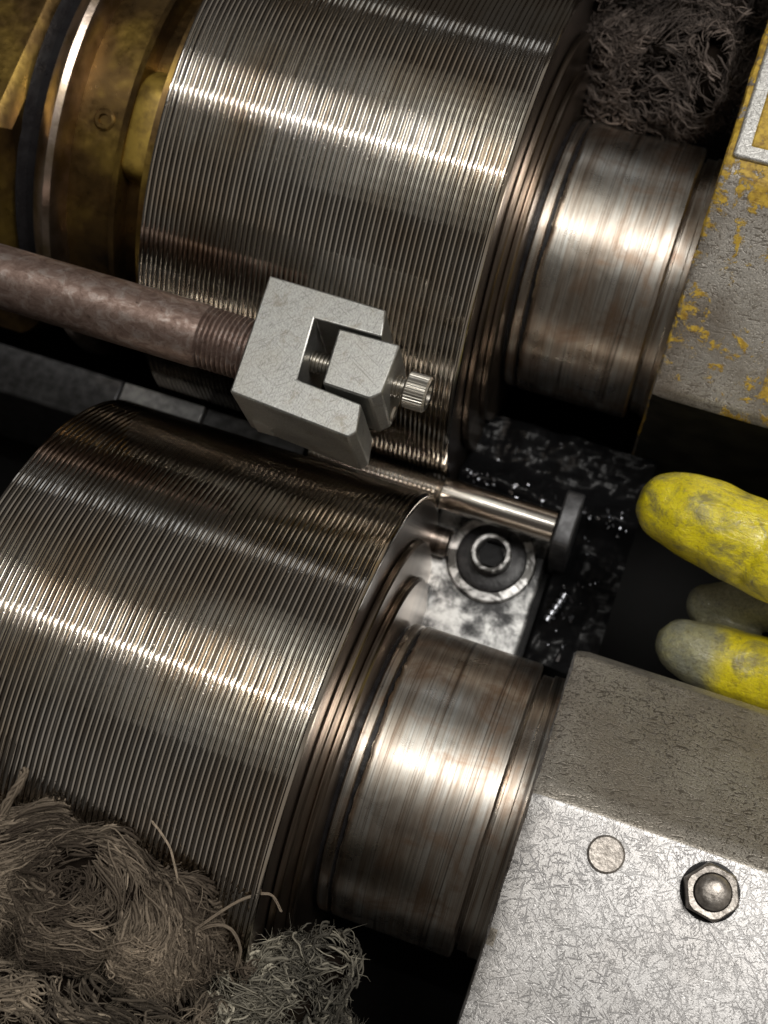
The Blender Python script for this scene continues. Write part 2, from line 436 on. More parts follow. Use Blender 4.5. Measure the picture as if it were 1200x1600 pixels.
make_roll(-1, 'grooved steel thread roll with dirty cotton waste piled against its lower side')

# ------------------------------------------------------------------ bronze spindle flange left of the back roll
o = (-100, AX, 0)
fl = tag(empty('spindle_flange', o), 'oily bronze stepped spindle flange with brass pad beside the grooved roll', 'flange')
def fp(name, prof, mat, n=128, **kw):
    v, f = lathe([(x + 100, r) for x, r in prof], n, cap=False, **kw); return mesh_obj(name, v, f, mat, fl, sharp=28)
fp('hub', [(-96.7, 52), (-100.5, 52), (-100.5, 66), (-101.2, 67.5), (-103, 68), (-103.2, 60), (-110.5, 60), (-110.5, 67.5), (-112.5, 67), (-113.5, 64), (-128, 64)], 'bronze')
fp('ridge_ring', [(-127.6, 63), (-128.2, 69.5), (-129.2, 71.6), (-131.0, 72.4), (-132.6, 71.4), (-136.5, 68), (-138.0, 64)], 'bronze_edge')
fp('waist', [(-137.6, 64.3), (-141.5, 63.5), (-143.6, 66)], 'black')
fp('hex_nut', [(-143.2, 64), (-143.8, 70.5), (-146.0, 74), (-148.0, 75.5), (-215, 75.5), (-215, 20)], 'bronze', 6)
# arc pad of brass in the slot of the hub
n = 40; a0, a1 = math.radians(94), math.radians(127)
prof = [(6.2, 59.5), (6.2, 65.6), (5.6, 66.6), (4.4, 67.2), (-1.2, 67.2), (-2.4, 66.6), (-3.0, 65.6), (-3.0, 59.5)]
prof = [(x - 8.2, r) for x, r in prof]
v, f = lathe(prof, n, a0=a0, a1=a1, cap=False)
k = n + 1
v = v.reshape(len(prof), k, 3)
fall = np.clip(np.minimum(np.arange(k), np.arange(k)[::-1] * 1.6) / 12.0, 0, 1); fall = 0.875 + 0.125 * np.sin(fall * math.pi / 2)
v[:, :, 1:] *= fall[None, :, None]; v = v.reshape(-1, 3)
f += [tuple(i * k for i in range(len(prof))), tuple(i * k + n for i in range(len(prof) - 1, -1, -1))]
bevel(mesh_obj('brass_pad', v, f, 'brass', fl, sharp=40), 1.6, 3, 50)
for a in (math.radians(112),):
    bv, bf = zcyl([(0, 3.2), (64.3, 3.2), (64.8, 2.6), (64.8, 1.6), (64.0, 1.4), (64.0, 0.01)], 24)
    ca, sa = math.sin(math.pi / 2 - a), math.cos(math.pi / 2 - a)
    bv = np.stack([bv[:, 0] - 19.5, bv[:, 2] * math.cos(a) - bv[:, 1] * math.sin(a), bv[:, 2] * math.sin(a) + bv[:, 1] * math.cos(a)], 1)
    mesh_obj('oil_plug', bv, bf, 'bronze', fl)

# ------------------------------------------------------------------ guide rail left of the bar
v, f = box(-330, -110, -11, 5, -78, -4)
rail = bevel(mesh_obj('guide_rail', v, f, 'darkgrey', origin=(-220, -3, -78)), 1.2)
tag(rail, 'dark grey steel guide rail left of the rolls under the rusty rod', 'rail')

# ------------------------------------------------------------------ threaded bar
bar = tag(empty('threaded_bar', (0, 0, -1.5)), 'thin polished steel bar with rolled thread lying between the two rolls', 'bar')
prof = [(-43, 0.01), (-43, 3.6)]
x = -42.5
while x < -1.0:
    prof += [(x, 3.75), (x + 0.3, 3.78), (x + 0.65, 4.9), (x + 0.85, 4.94), (x + 1.2, 3.75)]
    x += 1.5
prof += [(-0.6, 3.9), (0.6, 5.0)]
v, f = lathe(prof, 48, cap=False); mesh_obj('rolled_thread', v, f, 'bar', bar, sharp=60)
v, f = lathe([(0.6, 5.0), (1.2, 5.05), (36.0, 5.05), (36.4, 4.7), (36.4, 0.01)], 48, cap=False)
mesh_obj('plain_shank', v, f, 'bar', bar)

# ------------------------------------------------------------------ stop plate at the end of the bar
def yz_extrude(poly, x0, x1):
    V, F = prism(ccw(poly), x0, x1)
    V = [(z, x, y) for x, y, z in V]
    return V, F
v, f = yz_extrude([(-7.5, -80), (9.5, -80), (11.5, 2.5), (10.0, 5.0), (7.5, 6.0), (-3.5, 6.0), (-6.2, 5.0), (-7.5, 2.5)], 36.6, 42.2)
st = bevel(mesh_obj('stop_plate', v, f, 'darkgrey', origin=(39, 0, -80)), 0.7)
tag(st, 'dark grey upright stop plate at the plain end of the bar', 'stop plate')

# ------------------------------------------------------------------ work rest with its socket screw
wr_ = tag(empty('work_rest', (18, -14, -80)), 'greasy bright support plate with black socket screw below the threaded bar', 'work rest')
def wp(name, vf, mat, **kw):
    return mesh_obj(name, vf[0], vf[1], mat, wr_, origin=(18, -14, -80), **kw)
bevel(wp('base_plate', prism(ccw([(-1.0, -52), (33.5, -52), (36.0, -49), (36.0, 3.4), (-1.0, 3.4)]), -30, -20), 'plate'), 0.8)
wp('pedestal', prism(ccw([(1, -50), (33, -50), (33, 2), (1, 2)]), -80, -30.02), 'black', smooth=False)
bevel(wp('rest_blade', box(-44, -2, -2.6, 2.6, -80, -6.4), 'darkgrey'), 0.3)
bevel(wp('guide_block', box(-108, -80, -3.6, 3.4, -80, 0.5), 'guide'), 0.4)  # lighter grey stretch of the guide, the next one is darker
bevel(wp('guide_block', box(-79.4, -45, -3.6, 3.4, -80, -0.6), 'darkgrey'), 0.4)
bevel(wp('side_block', box(-8, 5.0, -34, -26.5, -19.6, -12), 'plate'), 0.8)
wp('washer', zcyl([(-20, 14.2), (-18.6, 14.2), (-18.0, 13.6), (-17.6, 10), (-17.6, 5)], 64, 19.6, -11.6), 'washer')
wp('washer', zcyl([(-17.7, 11.2), (-16.4, 10.8), (-16.0, 9.6), (-16.0, 5)], 64, 19.6, -11.6), 'black')
sc_ = wp('socket_screw', zcyl([(-16.2, 6.4), (-10.6, 6.4), (-10.0, 5.9), (-10.0, 4.9), (-10.4, 4.6), (-14.5, 4.5), (-14.5, 0.01)], 48, 19.6, -11.6), 'washer')
mesh_obj('shaded_hex_socket', *zcyl([(-14.4, 4.4), (-11.0, 4.4), (-11.0, 4.35), (-14.0, 4.3), (-14.0, 0.01)], 6, 19.6, -11.6), 'sludge', sc_, origin=(18, -14, -80), sharp=20)  # black liner: the shade inside the socket is put into its colour
wp('locating_pin', lathe([(-4, 4.6), (5.6, 4.6), (6.4, 3.8), (6.4, 0.01)], 40, -12, -15.0), 'ring')
# black sludge that fills the trough round the work rest
GX, GY = np.arange(1.5, 60.1, 0.75), np.arange(-37.6, 37.7, 0.75)
gx, gy = np.meshgrid(GX, GY, indexing='ij')
def lump(x, y):
    q = np.zeros_like(x)
    for k_, a_ in ((0.11, 1.6), (0.23, 0.9), (0.5, 0.45), (1.0, 0.2)):
        for _ in range(5):
            w_ = rng.standard_normal(2) * k_; q = q + a_ * 0.45 * np.sin(w_[0] * x + w_[1] * y + rng.uniform(0, 6.28))
    return q
def sludge_z(x, y, l):
    z_ = -27 + 13.5 * np.exp(-((y - 12.5) / 5.5) ** 2) * (0.75 + 0.25 * np.sin(x * 0.13)) + 6.0 * np.exp(-((x - 47) / 5) ** 2) * np.exp(-((y + 16) / 14) ** 2) + l
    under = (x < 38.5) & (y < 6.2)
    return np.where(under, -33.0, z_)
gz = sludge_z(gx, gy, lump(gx, gy))
nx_, ny_ = gx.shape
V = np.stack([gx, gy, gz], -1).reshape(-1, 3).tolist(); F = []
for i in range(nx_ - 1):
    for j in range(ny_ - 1):
        F.append((i * ny_ + j, (i + 1) * ny_ + j, (i + 1) * ny_ + j + 1, i * ny_ + j + 1))
sl = mesh_obj('oil_sludge', V, F, 'sludge', origin=(30, 0, -30), sharp=0)
sl['kind'] = 'stuff'; tag(sl, 'lumpy black oil sludge in the trough behind the bar', 'oil sludge')
def sludge_at(x, y):
    i = int(np.clip(round((x - 1.5) / 0.75), 0, nx_ - 1)); j = int(np.clip(round((y + 37.6) / 0.75), 0, ny_ - 1))
    return float(gz[i, j])

# ------------------------------------------------------------------ rod stop: rod, yoke block, slide, screw
rs = tag(empty('rod_stop', (-31, 4.5, 52)), 'bright U-shaped steel block with sliding insert on a rusty round rod', 'rod stop')
OR = (-31, 4.5, 52)
def rp(name, vf, mat, **kw): return mesh_obj(name, vf[0], vf[1], mat, rs, origin=OR, **kw)
RY, RZ = 4.3, 66.0
prof = [(-330, 8.6), (-66, 8.6), (-64.5, 8.4)]
rp('rod', lathe(prof, 64, RY, RZ, cap=True), 'rod')
prof = []; x = -64.5
while x < -47:
    prof += [(x, 8.35), (x + 0.25, 8.35), (x + 0.75, 7.45), (x + 1.0, 7.45)]; x += 1.4
rp('rod_thread', lathe(prof, 64, RY, RZ), 'rod', sharp=50)
yoke = [(-49.2, 20.7), (-17.2, 20.3), (-15.8, 13.1), (-34.0, 12.9), (-32.5, -3.8), (-14.9, -5.2), (-13.6, -12.4), (-15.2, -14.4), (-47.7, -12.0)]
bevel(rp('yoke_block', prism(ccw(yoke), 52, 80), 'block', sharp=30), 0.45, 2, 20)
slide = [(-26.9, 11.9), (-25.9, -3.2), (-13.2, -3.6), (-10.8, -1.2), (-10.6, 12.2)]
bevel(rp('slide_block', prism(ccw(slide), 55, 80.8), 'block', sharp=30), 0.5, 2, 20)
SY, SZ = 5.0, 70.5
prof = []; x = -35.0
while x < -7.2:
    prof += [(x, 2.95), (x + 0.2, 2.95), (x + 0.5, 2.4), (x + 0.7, 2.4)]; x += 1.0
scr_ = rp('adjusting_screw', lathe(prof, 32, SY, SZ), 'screw', sharp=50)
# knurled cap head
n = 144
prof = [(-7.4, 2.0), (-7.4, 4.2), (-7.0, 4.55), (-1.9, 4.55), (-1.3, 4.1), (-1.3, 2.7), (-4.2, 2.5), (-4.2, 0.01)]
v, f = lathe(prof, n, 0, 0, cap=False); v = v.reshape(len(prof), n, 3)
for k in (2, 3):
    m = 1 + 0.04 * ((np.arange(n) % 4) < 2)
    v[k, :, 1] *= m; v[k, :, 2] *= m
v[:, :, 1] += SY; v[:, :, 2] += SZ
hd = mesh_obj('screw_head', v.reshape(-1, 3), f, 'screw', scr_, origin=OR, sharp=25)
rp('set_screw', lathe([(-14.5, 2.2), (-10.8, 2.2), (-10.2, 1.7), (-10.2, 1.0), (-11.0, 0.9), (-11.0, 0.01)], 24, 1.2, 58.6), 'screw')
for k in range(6):
    zz = 53.4 + k * 1.35
    rp('tool_mark', lathe([(-45.5, 0.1), (-45.2, 0.55), (-40.6 + 0.5 * math.sin(k * 2.1), 0.5), (-40.2 + 0.5 * math.sin(k * 2.1), 0.1)], 10, -12.35 - 0.0 * k, zz), 'screw')

# ------------------------------------------------------------------ bearing housings
def resample(poly, step):
    out = []
    for i in range(len(poly) - 1):
        a = np.array(poly[i], float); b = np.array(poly[i + 1], float)
        n = max(1, int(np.hypot(*(b - a)) / step))
        for k in range(n): out.append(a + (b - a) * k / n)
    out.append(np.array(poly[-1], float))
    return np.array(out)
def wob(n, sc, amp):
    x = rng.standard_normal(n + 8 * sc)
    k = np.ones(sc) / sc
    return amp * math.sqrt(sc) * np.convolve(x, k, 'same')[4 * sc:4 * sc + n]
def housing_body(name, poly, x0, x1, cham, mat, root, origin, slope_mat, side_mat=None):
    """closed (y, z) outline drawn from the nip side over the top; ragged chamfer on the face at x0"""
    P = resample(poly, 1.0); n = len(P)
    T = np.gradient(P, axis=0); T /= np.linalg.norm(T, axis=1)[:, None]
    k = 7; ker = np.ones(k) / k
    T = np.stack([np.convolve(np.pad(T[:, i], k // 2, 'edge'), ker, 'valid') for i in (0, 1)], 1)
    N = np.stack([-T[:, 1], T[:, 0]], 1)
    if N[n // 2, 1] > 0: N = -N          # inward
    st = [(x0, cham * 1.0, 0.22), (x0 + 0.5, cham * 0.45, 0.18), (x0 + 1.4 * cham, cham * 0.12, 0.12), (x0 + 2.6 * cham, 0.0, 0.04)]
    st += [(x, 0.0, 0.02) for x in np.linspace(x0 + 2.6 * cham + 2, x1, 8)]
    V = []; F = []
    for x, ins, am in st:
        Q = P + N * (ins + wob(n, 5, am * 0.6) + wob(n, 1, am * 0.25))[:, None]
        xx = x + wob(n, 4, am * 0.5)
        V += [(xx[i], Q[i, 0], Q[i, 1]) for i in range(n)]
    for s in range(len(st) - 1):
        for i in range(n - 1):
            F.append((s * n + i, s * n + i + 1, (s + 1) * n + i + 1, (s + 1) * n + i))
    F.append(tuple(range(n)))
    o = mesh_obj(name, V, F, mat, root, origin=origin, sharp=30)
    bm = bmesh.new(); bm.from_mesh(o.data); bmesh.ops.recalc_face_normals(bm, faces=bm.faces); bm.to_mesh(o.data); bm.free()
    if slope_mat:
        o.data.materials.append(M[slope_mat])
        for p_ in o.data.polygons:
            if 0.35 < p_.normal.z < 0.93 and p_.center.x * 1000 + origin[0] > x0 + 1.2: p_.material_index = 1
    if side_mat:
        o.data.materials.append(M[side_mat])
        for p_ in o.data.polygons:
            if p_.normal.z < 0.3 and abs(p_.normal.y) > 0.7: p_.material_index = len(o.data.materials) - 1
    return o
OF = (95, -100, -80)
hf = tag(empty('bearing_housing', OF), 'scratched bare metal bearing housing with hex nut and round plug', 'bearing housing', 'bearing housings beside the journals')
housing_body('housing_body', [(-38, -80), (-38, 28), (-40, 31.5), (-76, 58), (-80, 60), (-190, 60), (-190, -80)], 53.0, 175, 1.6, 'cast_front', hf, OF, 'slope_front')
# hex nut on a stud in a shallow spot face
def hexnut(x, y, z, af, h, root, origin):
    r = af / math.sqrt(3); n = 72
    an = np.linspace(0, 2 * math.pi, n, endpoint=False)
    hexr = (af / 2) / np.cos(((an - 0.35 + math.pi / 6) % (math.pi / 3)) - math.pi / 6)
    rows = [(0, hexr), (h * 0.62, hexr), (h * 0.86, np.minimum(hexr, r * 0.97) * 0.985), (h, np.minimum(hexr, r * 0.93) * 0.93), (h * 0.98, np.full(n, r * 0.66)), (h * 0.6, np.full(n, r * 0.6))]
    V = []; F = []
    for zz, rr in rows: V += [(x + rr[i] * math.cos(an[i]), y + rr[i] * math.sin(an[i]), z + zz) for i in range(n)]
    for s in range(len(rows) - 1):
        for i in range(n): F.append((s * n + i, s * n + (i + 1) % n, (s + 1) * n + (i + 1) % n, (s + 1) * n + i))
    nut = mesh_obj('hex_nut', V, F, 'plug', root, origin=origin, sharp=22)
    v, f = zcyl([(z - 2, r * 0.6), (z + h * 1.15, r * 0.6), (z + h * 1.42, r * 0.46), (z + h * 1.5, r * 0.30), (z + h * 1.52, 0.01)], 40, x, y)
    mesh_obj('stud', v, f, 'plug', nut, origin=origin)
    v, f = zcyl([(z - 1, r * 1.03), (z + 0.16, r * 1.02), (z + 0.22, r * 0.8)], 48, x, y)
    mesh_obj('grease_ring', v, f, 'sludge', root, origin=origin)
hexnut(99.2, -88.4, 60.0, 11.8, 4.4, hf, OF)
v, f = zcyl([(58, 4.6), (60.25, 4.5), (60.6, 4.0), (60.5, 0.01)], 40, 74.1, -88.2)
mesh_obj('round_plug', v, f, 'plug', hf, origin=OF)

OB = (95, 120, -80)
hb = tag(empty('bearing_housing', OB), 'brown bearing housing with flaking yellow paint and silver-edged cover plate', 'bearing housing', 'bearing housings beside the journals')
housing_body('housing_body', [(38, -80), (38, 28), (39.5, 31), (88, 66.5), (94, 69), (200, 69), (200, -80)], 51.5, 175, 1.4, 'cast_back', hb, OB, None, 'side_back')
rim = [(53.2, 92.5), (175, 92.5), (175, 198), (53.2, 198)]
bevel(mesh_obj('cover_rim', *prism(ccw(rim), 68.0, 69.9), 'cast_rim', hb, origin=OB), 1.0, 3)
pl_ = [(57.0, 96.0), (175, 96.0), (175, 197), (57.0, 197)]
bevel(mesh_obj('cover_plate', *prism(ccw(pl_), 69.0, 70.2), 'cast_plate', hb, origin=OB), 0.7, 2)

# ------------------------------------------------------------------ gloved hand
def blob_chain(bm, pts):
    for i in range(len(pts) - 1):
        p0, r0 = np.array(pts[i][:3]), pts[i][3]; p1, r1 = np.array(pts[i + 1][:3]), pts[i + 1][3]
        n = max(2, int(np.linalg.norm(p1 - p0) / 2.2))
        for k in range(n + 1):
            t_ = k / n
            p = p0 + (p1 - p0) * t_; r = r0 + (r1 - r0) * t_
            bmesh.ops.create_icosphere(bm, subdivisions=2, radius=r * S, matrix=Matrix.Translation(Vector(p) * S))
bm = bmesh.new()
# index finger, straight, over the gap
blob_chain(bm, [(66.5, 4.6, 38.5, 10.4), (73, 3.8, 40.0, 12.0), (83, 1.6, 41.0, 12.5), (97, -1.4, 42.5, 12.7), (112, -3.6, 45, 12.2), (142, -3.0, 50, 13.0)])
# thumb, lower down against the housing
blob_chain(bm, [(81.5, -25.6, 12.0, 8.4), (89, -26.6, 13.0, 10.0), (104, -27.0, 16.0, 10.8), (128, -26.5, 24, 12.0), (160, -20, 36, 15.0)])
# middle finger curled beneath the index finger
blob_chain(bm, [(85.0, -10.6, 6.0, 6.6), (91, -9.4, 9.0, 7.6), (108, -4.0, 16.0, 9.5), (124, 6, 28, 10.5), (142, 12, 44, 12.0)])
# ring and little finger curled into the palm
blob_chain(bm, [(128, 16, 8, 7.5), (116, 17, 18, 9.0), (122, 21, 36, 10.0), (144, 25, 46, 11.5)])
blob_chain(bm, [(134, 30, 8, 7.0), (124, 31, 18, 8.0), (130, 34, 34, 9.0), (148, 37, 42, 10.5)])
# palm, wrist and cuff
for a in ((-3, 50), (12, 46), (25, 46), (36, 42)):
    blob_chain(bm, [(142, a[0], a[1], 13.0), (200, 4 + a[0] * 0.7, 44, 16.0)])
blob_chain(bm, [(160, -20, 36, 15.0), (195, -2, 42, 17)])
blob_chain(bm, [(195, 8, 44, 22), (232, 10, 46, 24), (262, 10, 48, 28), (290, 10, 50, 31)])
tmp = bpy.data.meshes.new('hand_tmp'); bm.to_mesh(tmp); bm.free()
ho = bpy.data.objects.new('gloved_hand', tmp); COL.objects.link(ho)
rm = ho.modifiers.new('remesh', 'REMESH'); rm.mode = 'VOXEL'; rm.voxel_size = 1.1 * S
sm = ho.modifiers.new('smooth', 'SMOOTH'); sm.iterations = 8; sm.factor = 0.6
dg = bpy.context.evaluated_depsgraph_get()
me = bpy.data.meshes.new_from_object(ho.evaluated_get(dg))
ho.modifiers.clear(); ho.data = me; me.name = 'gloved_hand'
co = np.empty(len(me.vertices) * 3); me.vertices.foreach_get('co', co); co = co.reshape(-1, 3) / S
# knuckle creases and loose folds of the coated fabric
nor = np.empty(len(me.vertices) * 3); me.vertices.foreach_get('normal', nor); nor = nor.reshape(-1, 3)
fold = 0.18 * np.sin(co[:, 0] * 0.55 + 1.4 * np.sin(co[:, 1] * 0.21) + co[:, 2] * 0.12) * np.sin(co[:, 1] * 0.33 + co[:, 0] * 0.07 + 1.0)
cre = -0.8 * np.exp(-((co[:, 0] - 90 - 0.25 * co[:, 1]) / 1.1) ** 2) * (co[:, 2] > 44)
co = co + nor * (fold + cre)[:, None]
me.vertices.foreach_set('co', (co * S).ravel())
# grey worn tips of the lower fingers, and greyer below a set height
gr = np.clip((93 - co[:, 0]) / 6, 0, 1) * (co[:, 2] < 27) * 0.85
gr = np.maximum(gr, 0.9 * ((co[:, 2] < 22) & (co[:, 1] > -17)))
gr = np.maximum(gr, np.clip((33 - co[:, 2]) / 4, 0, 1) * (co[:, 1] > -12) * 0.6)
at = me.attributes.new('greying', 'FLOAT', 'POINT'); at.data.foreach_set('value', gr.astype(np.float32))
me.polygons.foreach_set('use_smooth', [True] * len(me.polygons))
me.materials.clear(); me.materials.append(M['glove'])
me.transform(Matrix.Translation(Vector((-150, 0, -45)) * S)); ho.location = Vector((150, 0, 45)) * S
me.update()
tag(ho, 'hand in a stained yellow coated glove reaching in with pointing finger', 'gloved hand')

# ------------------------------------------------------------------ cotton waste
def tube_mesh(name, P, rad, tone, mat, parent, origin, sides=3):
    """P (n, k, 3) strand points, rad (n, k), tone (n,)"""
    n, k, _ = P.shape
    T = np.gradient(P, axis=1); T /= np.linalg.norm(T, axis=2, keepdims=True) + 1e-9
    ref = np.array([0.31, 0.52, 0.79]); A = np.cross(T, ref); A /= np.linalg.norm(A, axis=2, keepdims=True) + 1e-9
    B = np.cross(T, A)
    V = np.empty((n, k, sides, 3))
    for s in range(sides):
        a = 2 * math.pi * s / sides
        V[:, :, s] = P + rad[:, :, None] * (A * math.cos(a) + B * math.sin(a))
    V = (V.reshape(-1, 3) - np.array(origin)) * S
    i = np.arange(n)[:, None, None] * k * sides; j = np.arange(k - 1)[None, :, None] * sides; s = np.arange(sides)[None, None, :]
    s2 = (s + 1) % sides
    F = np.stack([i + j + s, i + j + s2, i + j + sides + s2, i + j + sides + s], -1).reshape(-1, 4)
    me = bpy.data.meshes.new(name)
    me.vertices.add(len(V)); me.vertices.foreach_set('co', V.ravel())
    me.loops.add(F.size); me.loops.foreach_set('vertex_index', F.ravel().astype(np.int32))
    me.polygons.add(len(F)); me.polygons.foreach_set('loop_start', (np.arange(len(F)) * 4).astype(np.int32))
    me.polygons.foreach_set('use_smooth', np.ones(len(F), bool))
    me.update(calc_edges=True)
    at = me.attributes.new('tone', 'FLOAT', 'POINT')
    at.data.foreach_set('value', np.repeat(tone, k * sides).astype(np.float32))
    me.materials.append(M[mat])
    o = bpy.data.objects.new(name, me); COL.objects.link(o)
    if parent is not None: o.parent = parent
    else: o.location = Vector(origin) * S
    return o
class Flow:
    def __init__(self, freq, n=9):
        self.k = rng.standard_normal((n, 3)) * freq; self.p = rng.uniform(0, 6.28, n); self.d = rng.standard_normal((n, 3))
    def __call__(self, p):
        return np.sin(p @ self.k.T + self.p) @ self.d
def cotton_waste(label, lumps, n, length, k, freq, wobble, rad, mat, bias=(0, 0, 0), amp=1.0, lift=3.0, group='wads of cotton waste', loose=(), bundle=8):
    Cn = np.array([l[:3] for l in lumps], float); Rn = np.array([l[3:6] for l in lumps], float)
    bump_f = Flow(0.16, 12)
    def sdf(p):
        q = (p[:, None, :] - Cn[None]) / Rn[None]
        d = (np.linalg.norm(q, axis=2) - 1) * Rn.min(1)[None]
        d = d.min(1)
        return d - 1.6 * bump_f(p)[:, 0] * 0.5
    def grad(p, e=0.3):
        g = np.stack([sdf(p + np.eye(3)[i] * e) - sdf(p - np.eye(3)[i] * e) for i in range(3)], 1)
        return g / (np.linalg.norm(g, axis=1, keepdims=True) + 1e-9)
    origin = (float(Cn[0, 0]), float(Cn[0, 1]), float((Cn - Rn)[:, 2].min()))
    root = tag(empty('cotton_waste', origin), label, 'cotton waste', group)
    # core
    bm = bmesh.new()
    for c_, r_ in zip(Cn, Rn):
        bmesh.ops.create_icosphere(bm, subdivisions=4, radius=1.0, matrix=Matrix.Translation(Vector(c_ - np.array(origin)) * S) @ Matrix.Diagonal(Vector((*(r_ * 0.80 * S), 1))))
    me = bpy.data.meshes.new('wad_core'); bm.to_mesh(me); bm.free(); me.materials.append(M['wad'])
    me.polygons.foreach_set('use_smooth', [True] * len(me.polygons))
    co_ = bpy.data.objects.new('wad_core', me); COL.objects.link(co_); co_.parent = root
    # strands: bundles that follow a flow over the surface
    nb = n // bundle
    w = Rn[:, 0] * Rn[:, 1] + Rn[:, 1] * Rn[:, 2]
    idx = rng.choice(len(lumps), nb, p=w / w.sum())
    u = rng.standard_normal((nb, 3)); u[:, 2] = np.abs(u[:, 2]) * 1.0 - 0.25; u /= np.linalg.norm(u, axis=1, keepdims=True)
    base = Cn[idx] + u * Rn[idx]
    base = np.repeat(base, bundle, 0)
    tone_b = np.repeat(rng.beta(1.6, 2.4, nb), bundle)
    p = base + rng.standard_normal(base.shape) * rad * 3.2
    n = len(p)
    h = np.repeat(rng.uniform(-0.5, 1, nb) ** 3, bundle) * lift + rng.standard_normal(n) * rad * 1.5
    flow = Flow(freq); fine = Flow(freq * 5.0); fine2 = Flow(freq * 11)
    pts = []; d = None
    off = np.repeat(rng.standard_normal((nb, 3)) * 20, bundle, 0) + rng.standard_normal((n, 3)) * 1.2
    ln = np.repeat(rng.uniform(0.5, 1.3, nb), bundle) * rng.uniform(0.7, 1.2, n) * length / k
    g = grad(p)
    for s in range(k):
        if s % 2 == 0: g = grad(p)
        p = p - g * (sdf(p) - h)[:, None] * 0.85
        hh = wobble * (fine(p + off)[:, :1] * 0.35 + 0.15 * fine2(p + off)[:, :1])
        pts.append(p + g * hh * rad * 1.2)
        v = amp * flow(p * 1.0 + off * 0.12) + np.array(bias) + wobble * 0.55 * fine(p + off)
        v -= g * (v * g).sum(1, keepdims=True)
        v /= np.linalg.norm(v, axis=1, keepdims=True) + 1e-9
        d = v if d is None else d * 0.45 + v * 0.55
        p = p + d * ln[:, None]
    P = np.stack(pts, 1)
    rr = rad * np.clip(np.exp(rng.standard_normal(n) * 0.55 - 0.35), 0.25, 1.7)[:, None] * np.concatenate([[0.35], np.ones(k - 2), [0.3]])[None]
    patch = Flow(0.09)(base)[:, 0]
    tone = np.clip(tone_b * 0.75 + 0.14 * patch + rng.standard_normal(n) * 0.14, 0, 1)
    y = tube_mesh('yarn', P, rr, tone, mat, root, origin)
    y['kind'] = 'stuff'
    # fuzz: short fine fibres that stand off the surface
    m = int(n * 1.0)
    sel = rng.integers(0, n, m); ks = rng.integers(1, k - 1, m)
    p = P[sel, ks]; g = grad(p); dd = g * 0.35 + rng.standard_normal((m, 3)) * 0.6
    L = rng.uniform(1.0, 3.4, m)[:, None]
    curl = rng.standard_normal((m, 3)) * 0.9
    Pf = np.stack([p, p + dd * L * 0.5 + curl * 0.2, p + dd * L * 0.8 + curl * 1.2], 1)
    y2 = tube_mesh('fuzz', Pf, np.full((m, 3), rad * 0.24) * np.array([1, 0.9, 0.3]), np.clip(tone[sel] + 0.1, 0, 1), mat, root, origin)
    y2['kind'] = 'stuff'
    for lt in loose:
        q = np.array(lt['pts'], float)
        # Catmull-Rom through the points
        qq = np.vstack([q[:1], q, q[-1:]]); out = []
        for i in range(1, len(qq) - 2):
            for t_ in np.linspace(0, 1, 8, endpoint=False):
                out.append(0.5 * (2 * qq[i] + (qq[i + 1] - qq[i - 1]) * t_ + (2 * qq[i - 1] - 5 * qq[i] + 4 * qq[i + 1] - qq[i + 2]) * t_ ** 2 + (3 * qq[i] - qq[i - 1] - 3 * qq[i + 1] + qq[i + 2]) * t_ ** 3))
        out.append(q[-1]); out = np.array(out); kk = len(out); m = lt.get('n', 5)
        tw = np.linspace(0, 9, kk)
        Ps = np.stack([out + lt['r'] * 0.8 * np.stack([np.cos(tw + 6.28 * j / m), np.sin(tw + 6.28 * j / m), np.sin(tw * 0.7 + 2 * j)], 1) for j in range(m)], 0)
        tube_mesh('loose_thread', Ps, np.full((m, kk), lt['r'] * 0.55), np.full(m, lt.get('tone', 0.8)), mat, root, origin, 4)
    return root

cotton_waste('folded wad of combed grey-brown cotton waste lying on the grooved roll',
             [(-42, -136, 63, 35, 17, 14), (-66, -141, 60, 22, 17, 15), (-18, -139, 59, 15, 15, 13)],
             12000, 13, 11, 0.08, 1.0, 0.25, 'yarn_grey', bias=(1.5, -0.3, 0), amp=0.8, lift=1.8, bundle=6,
             loose=[dict(pts=[(-14, -140, 69), (-8, -132, 71), (-3, -126, 70), (2, -123, 66), (5.5, -126, 62)], r=0.26, tone=0.7),
                    dict(pts=[(-14, -140, 69), (-8, -134, 70), (-3, -133, 70), (0, -137, 66), (0, -142, 62)], r=0.3, n=6, tone=0.55),
                    dict(pts=[(-16, -132, 70), (-22, -121, 74), (-28, -116, 77)], r=0.2, n=3, tone=0.95),
                    dict(pts=[(-64, -132, 72), (-63, -124, 76), (-61, -119, 79), (-60.5, -115, 80)], r=0.8, n=8, tone=0.5)])
cotton_waste('big tangled heap of dark brown cotton waste below the folded wad',
             [(-52, -172, 44, 42, 24, 28), (-14, -166, 42, 20, 18, 24), (-30, -186, 44, 50, 24, 26), (-70, -162, 48, 20, 14, 18), (-4, -154, 48, 9, 8, 9)],
             9500, 12, 10, 0.12, 1.0, 0.29, 'yarn_brown', lift=3.0, bundle=6)
cotton_waste('small olive tuft of cotton waste under the front journal',
             [(12, -147, 42, 11, 12, 18), (23, -160, 38, 12, 13, 18), (19, -136, 46, 5.5, 6, 9), (4, -155, 46, 10, 12, 14), (14, -166, 42, 14, 14, 20)],
             5500, 11, 10, 0.13, 1.0, 0.31, 'yarn_olive', lift=3.0, bundle=6)
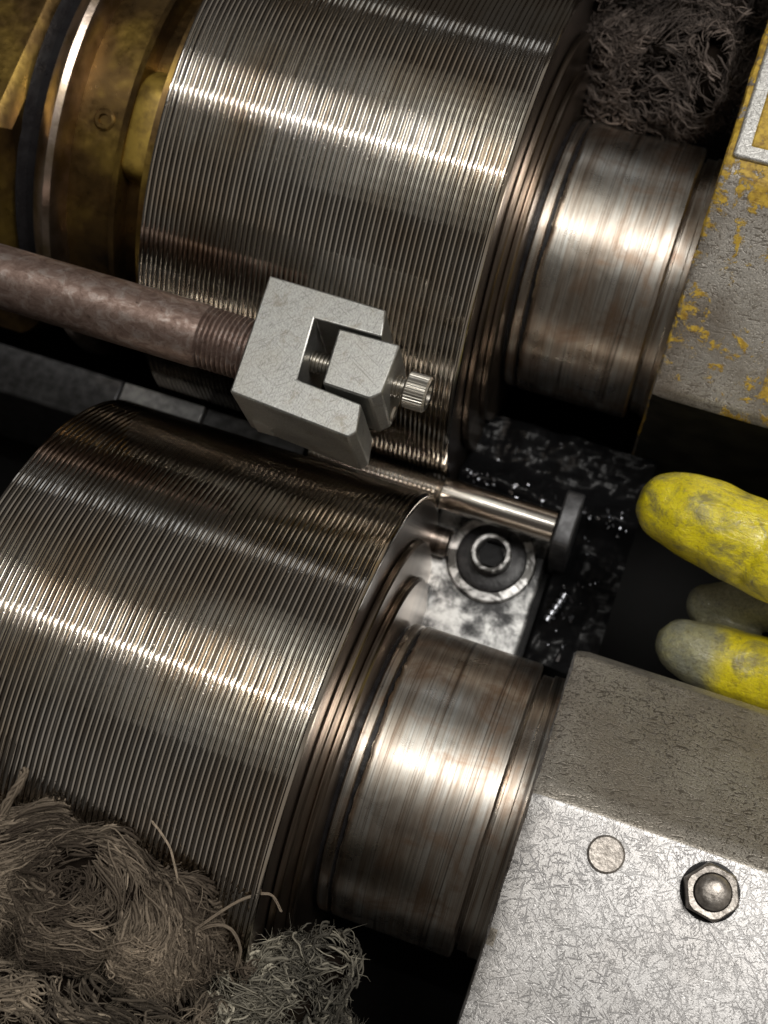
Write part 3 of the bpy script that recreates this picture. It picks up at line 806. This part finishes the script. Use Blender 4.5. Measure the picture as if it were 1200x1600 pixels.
cotton_waste('oil-soaked black-brown cotton waste stuffed behind the back journal',
             [(27, 152, 24, 24, 30, 26), (14, 146, 24, 14, 22, 20), (38, 138, 30, 12, 14, 16), (28, 185, 26, 24, 30, 26), (30, 128, 24, 10, 10, 18), (42, 165, 26, 9, 30, 24), (8, 170, 26, 9, 30, 26)],
             11500, 9, 8, 0.10, 1.0, 0.25, 'yarn_dark', lift=3.0, bundle=5)

# ------------------------------------------------------------------ metal chips in the oil
V = []; F = []
def chip(x, y, z, L, w, curl, az, tilt):
    n = 6; b = len(V)
    ca, sa = math.cos(az), math.sin(az)
    for i in range(n):
        t_ = i / (n - 1) - 0.5
        px = L * t_; pz = curl * (0.25 - t_ * t_) * 4 * L * 0.25; ww = w * (1 - 1.2 * t_ * t_)
        for s in (-1, 1):
            yy = s * ww / 2; zz = pz + s * ww * tilt
            V.append((x + px * ca - yy * sa, y + px * sa + yy * ca, z + zz))
            V.append((x + px * ca - yy * sa, y + px * sa + yy * ca, z + zz + 0.12))
    for i in range(n - 1):
        a = b + i * 4
        F.append((a, a + 4, a + 6, a + 2)); F.append((a + 1, a + 3, a + 7, a + 5))
        F.append((a, a + 1, a + 5, a + 4)); F.append((a + 2, a + 6, a + 7, a + 3))
    F.append((b, b + 2, b + 3, b + 1)); c_ = b + (n - 1) * 4; F.append((c_, c_ + 1, c_ + 3, c_ + 2))
for i in range(120):
    if i < 75: x = random.uniform(3, 57); y = random.gauss(11.5, 2.4)
    elif i < 105: x = random.gauss(47, 3.2); y = random.uniform(-34, 6)
    else: x = random.uniform(8, 57); y = random.uniform(15, 34)
    x = min(58, max(2.5, x))
    if x < 40 and y < 7: continue
    sz = random.choice((0.5, 0.7, 1.0, 1.4))
    chip(x, y, sludge_at(x, y) + 0.1, random.uniform(0.7, 1.8) * sz, random.uniform(0.3, 0.8) * sz, random.uniform(0.1, 0.7), random.uniform(0, 6.28), random.uniform(-0.5, 0.5))
ch = mesh_obj('metal_chips', V, F, 'chip', origin=(40, 0, -15), sharp=40)
ch['kind'] = 'stuff'; tag(ch, 'tiny bright metal chips scattered in black oil around the stop plate', 'metal chips')
# one long curled chip beside the base plate
V = []; F = []; n = 60
for i in range(n):
    t_ = i / (n - 1); a = t_ * 30
    cx, cy, cz = 41.8 + 3 * t_, -25 + 10 * t_, -19.2 + 0.5 * math.sin(t_ * 5)
    for dx in (-0.55, 0.55):
        V.append((cx + 1.1 * math.cos(a), cy + dx, cz + 1.1 * math.sin(a)))
        V.append((cx + 1.3 * math.cos(a), cy + dx, cz + 1.3 * math.sin(a)))
for i in range(n - 1):
    a = i * 4
    F += [(a, a + 4, a + 6, a + 2), (a + 1, a + 3, a + 7, a + 5), (a, a + 1, a + 5, a + 4), (a + 2, a + 6, a + 7, a + 3)]
cc = mesh_obj('curled_chip', V, F, 'chip', origin=(42, -20, -15), sharp=40)
tag(cc, 'long curled bright metal chip lying beside the greasy support plate', 'metal chip')
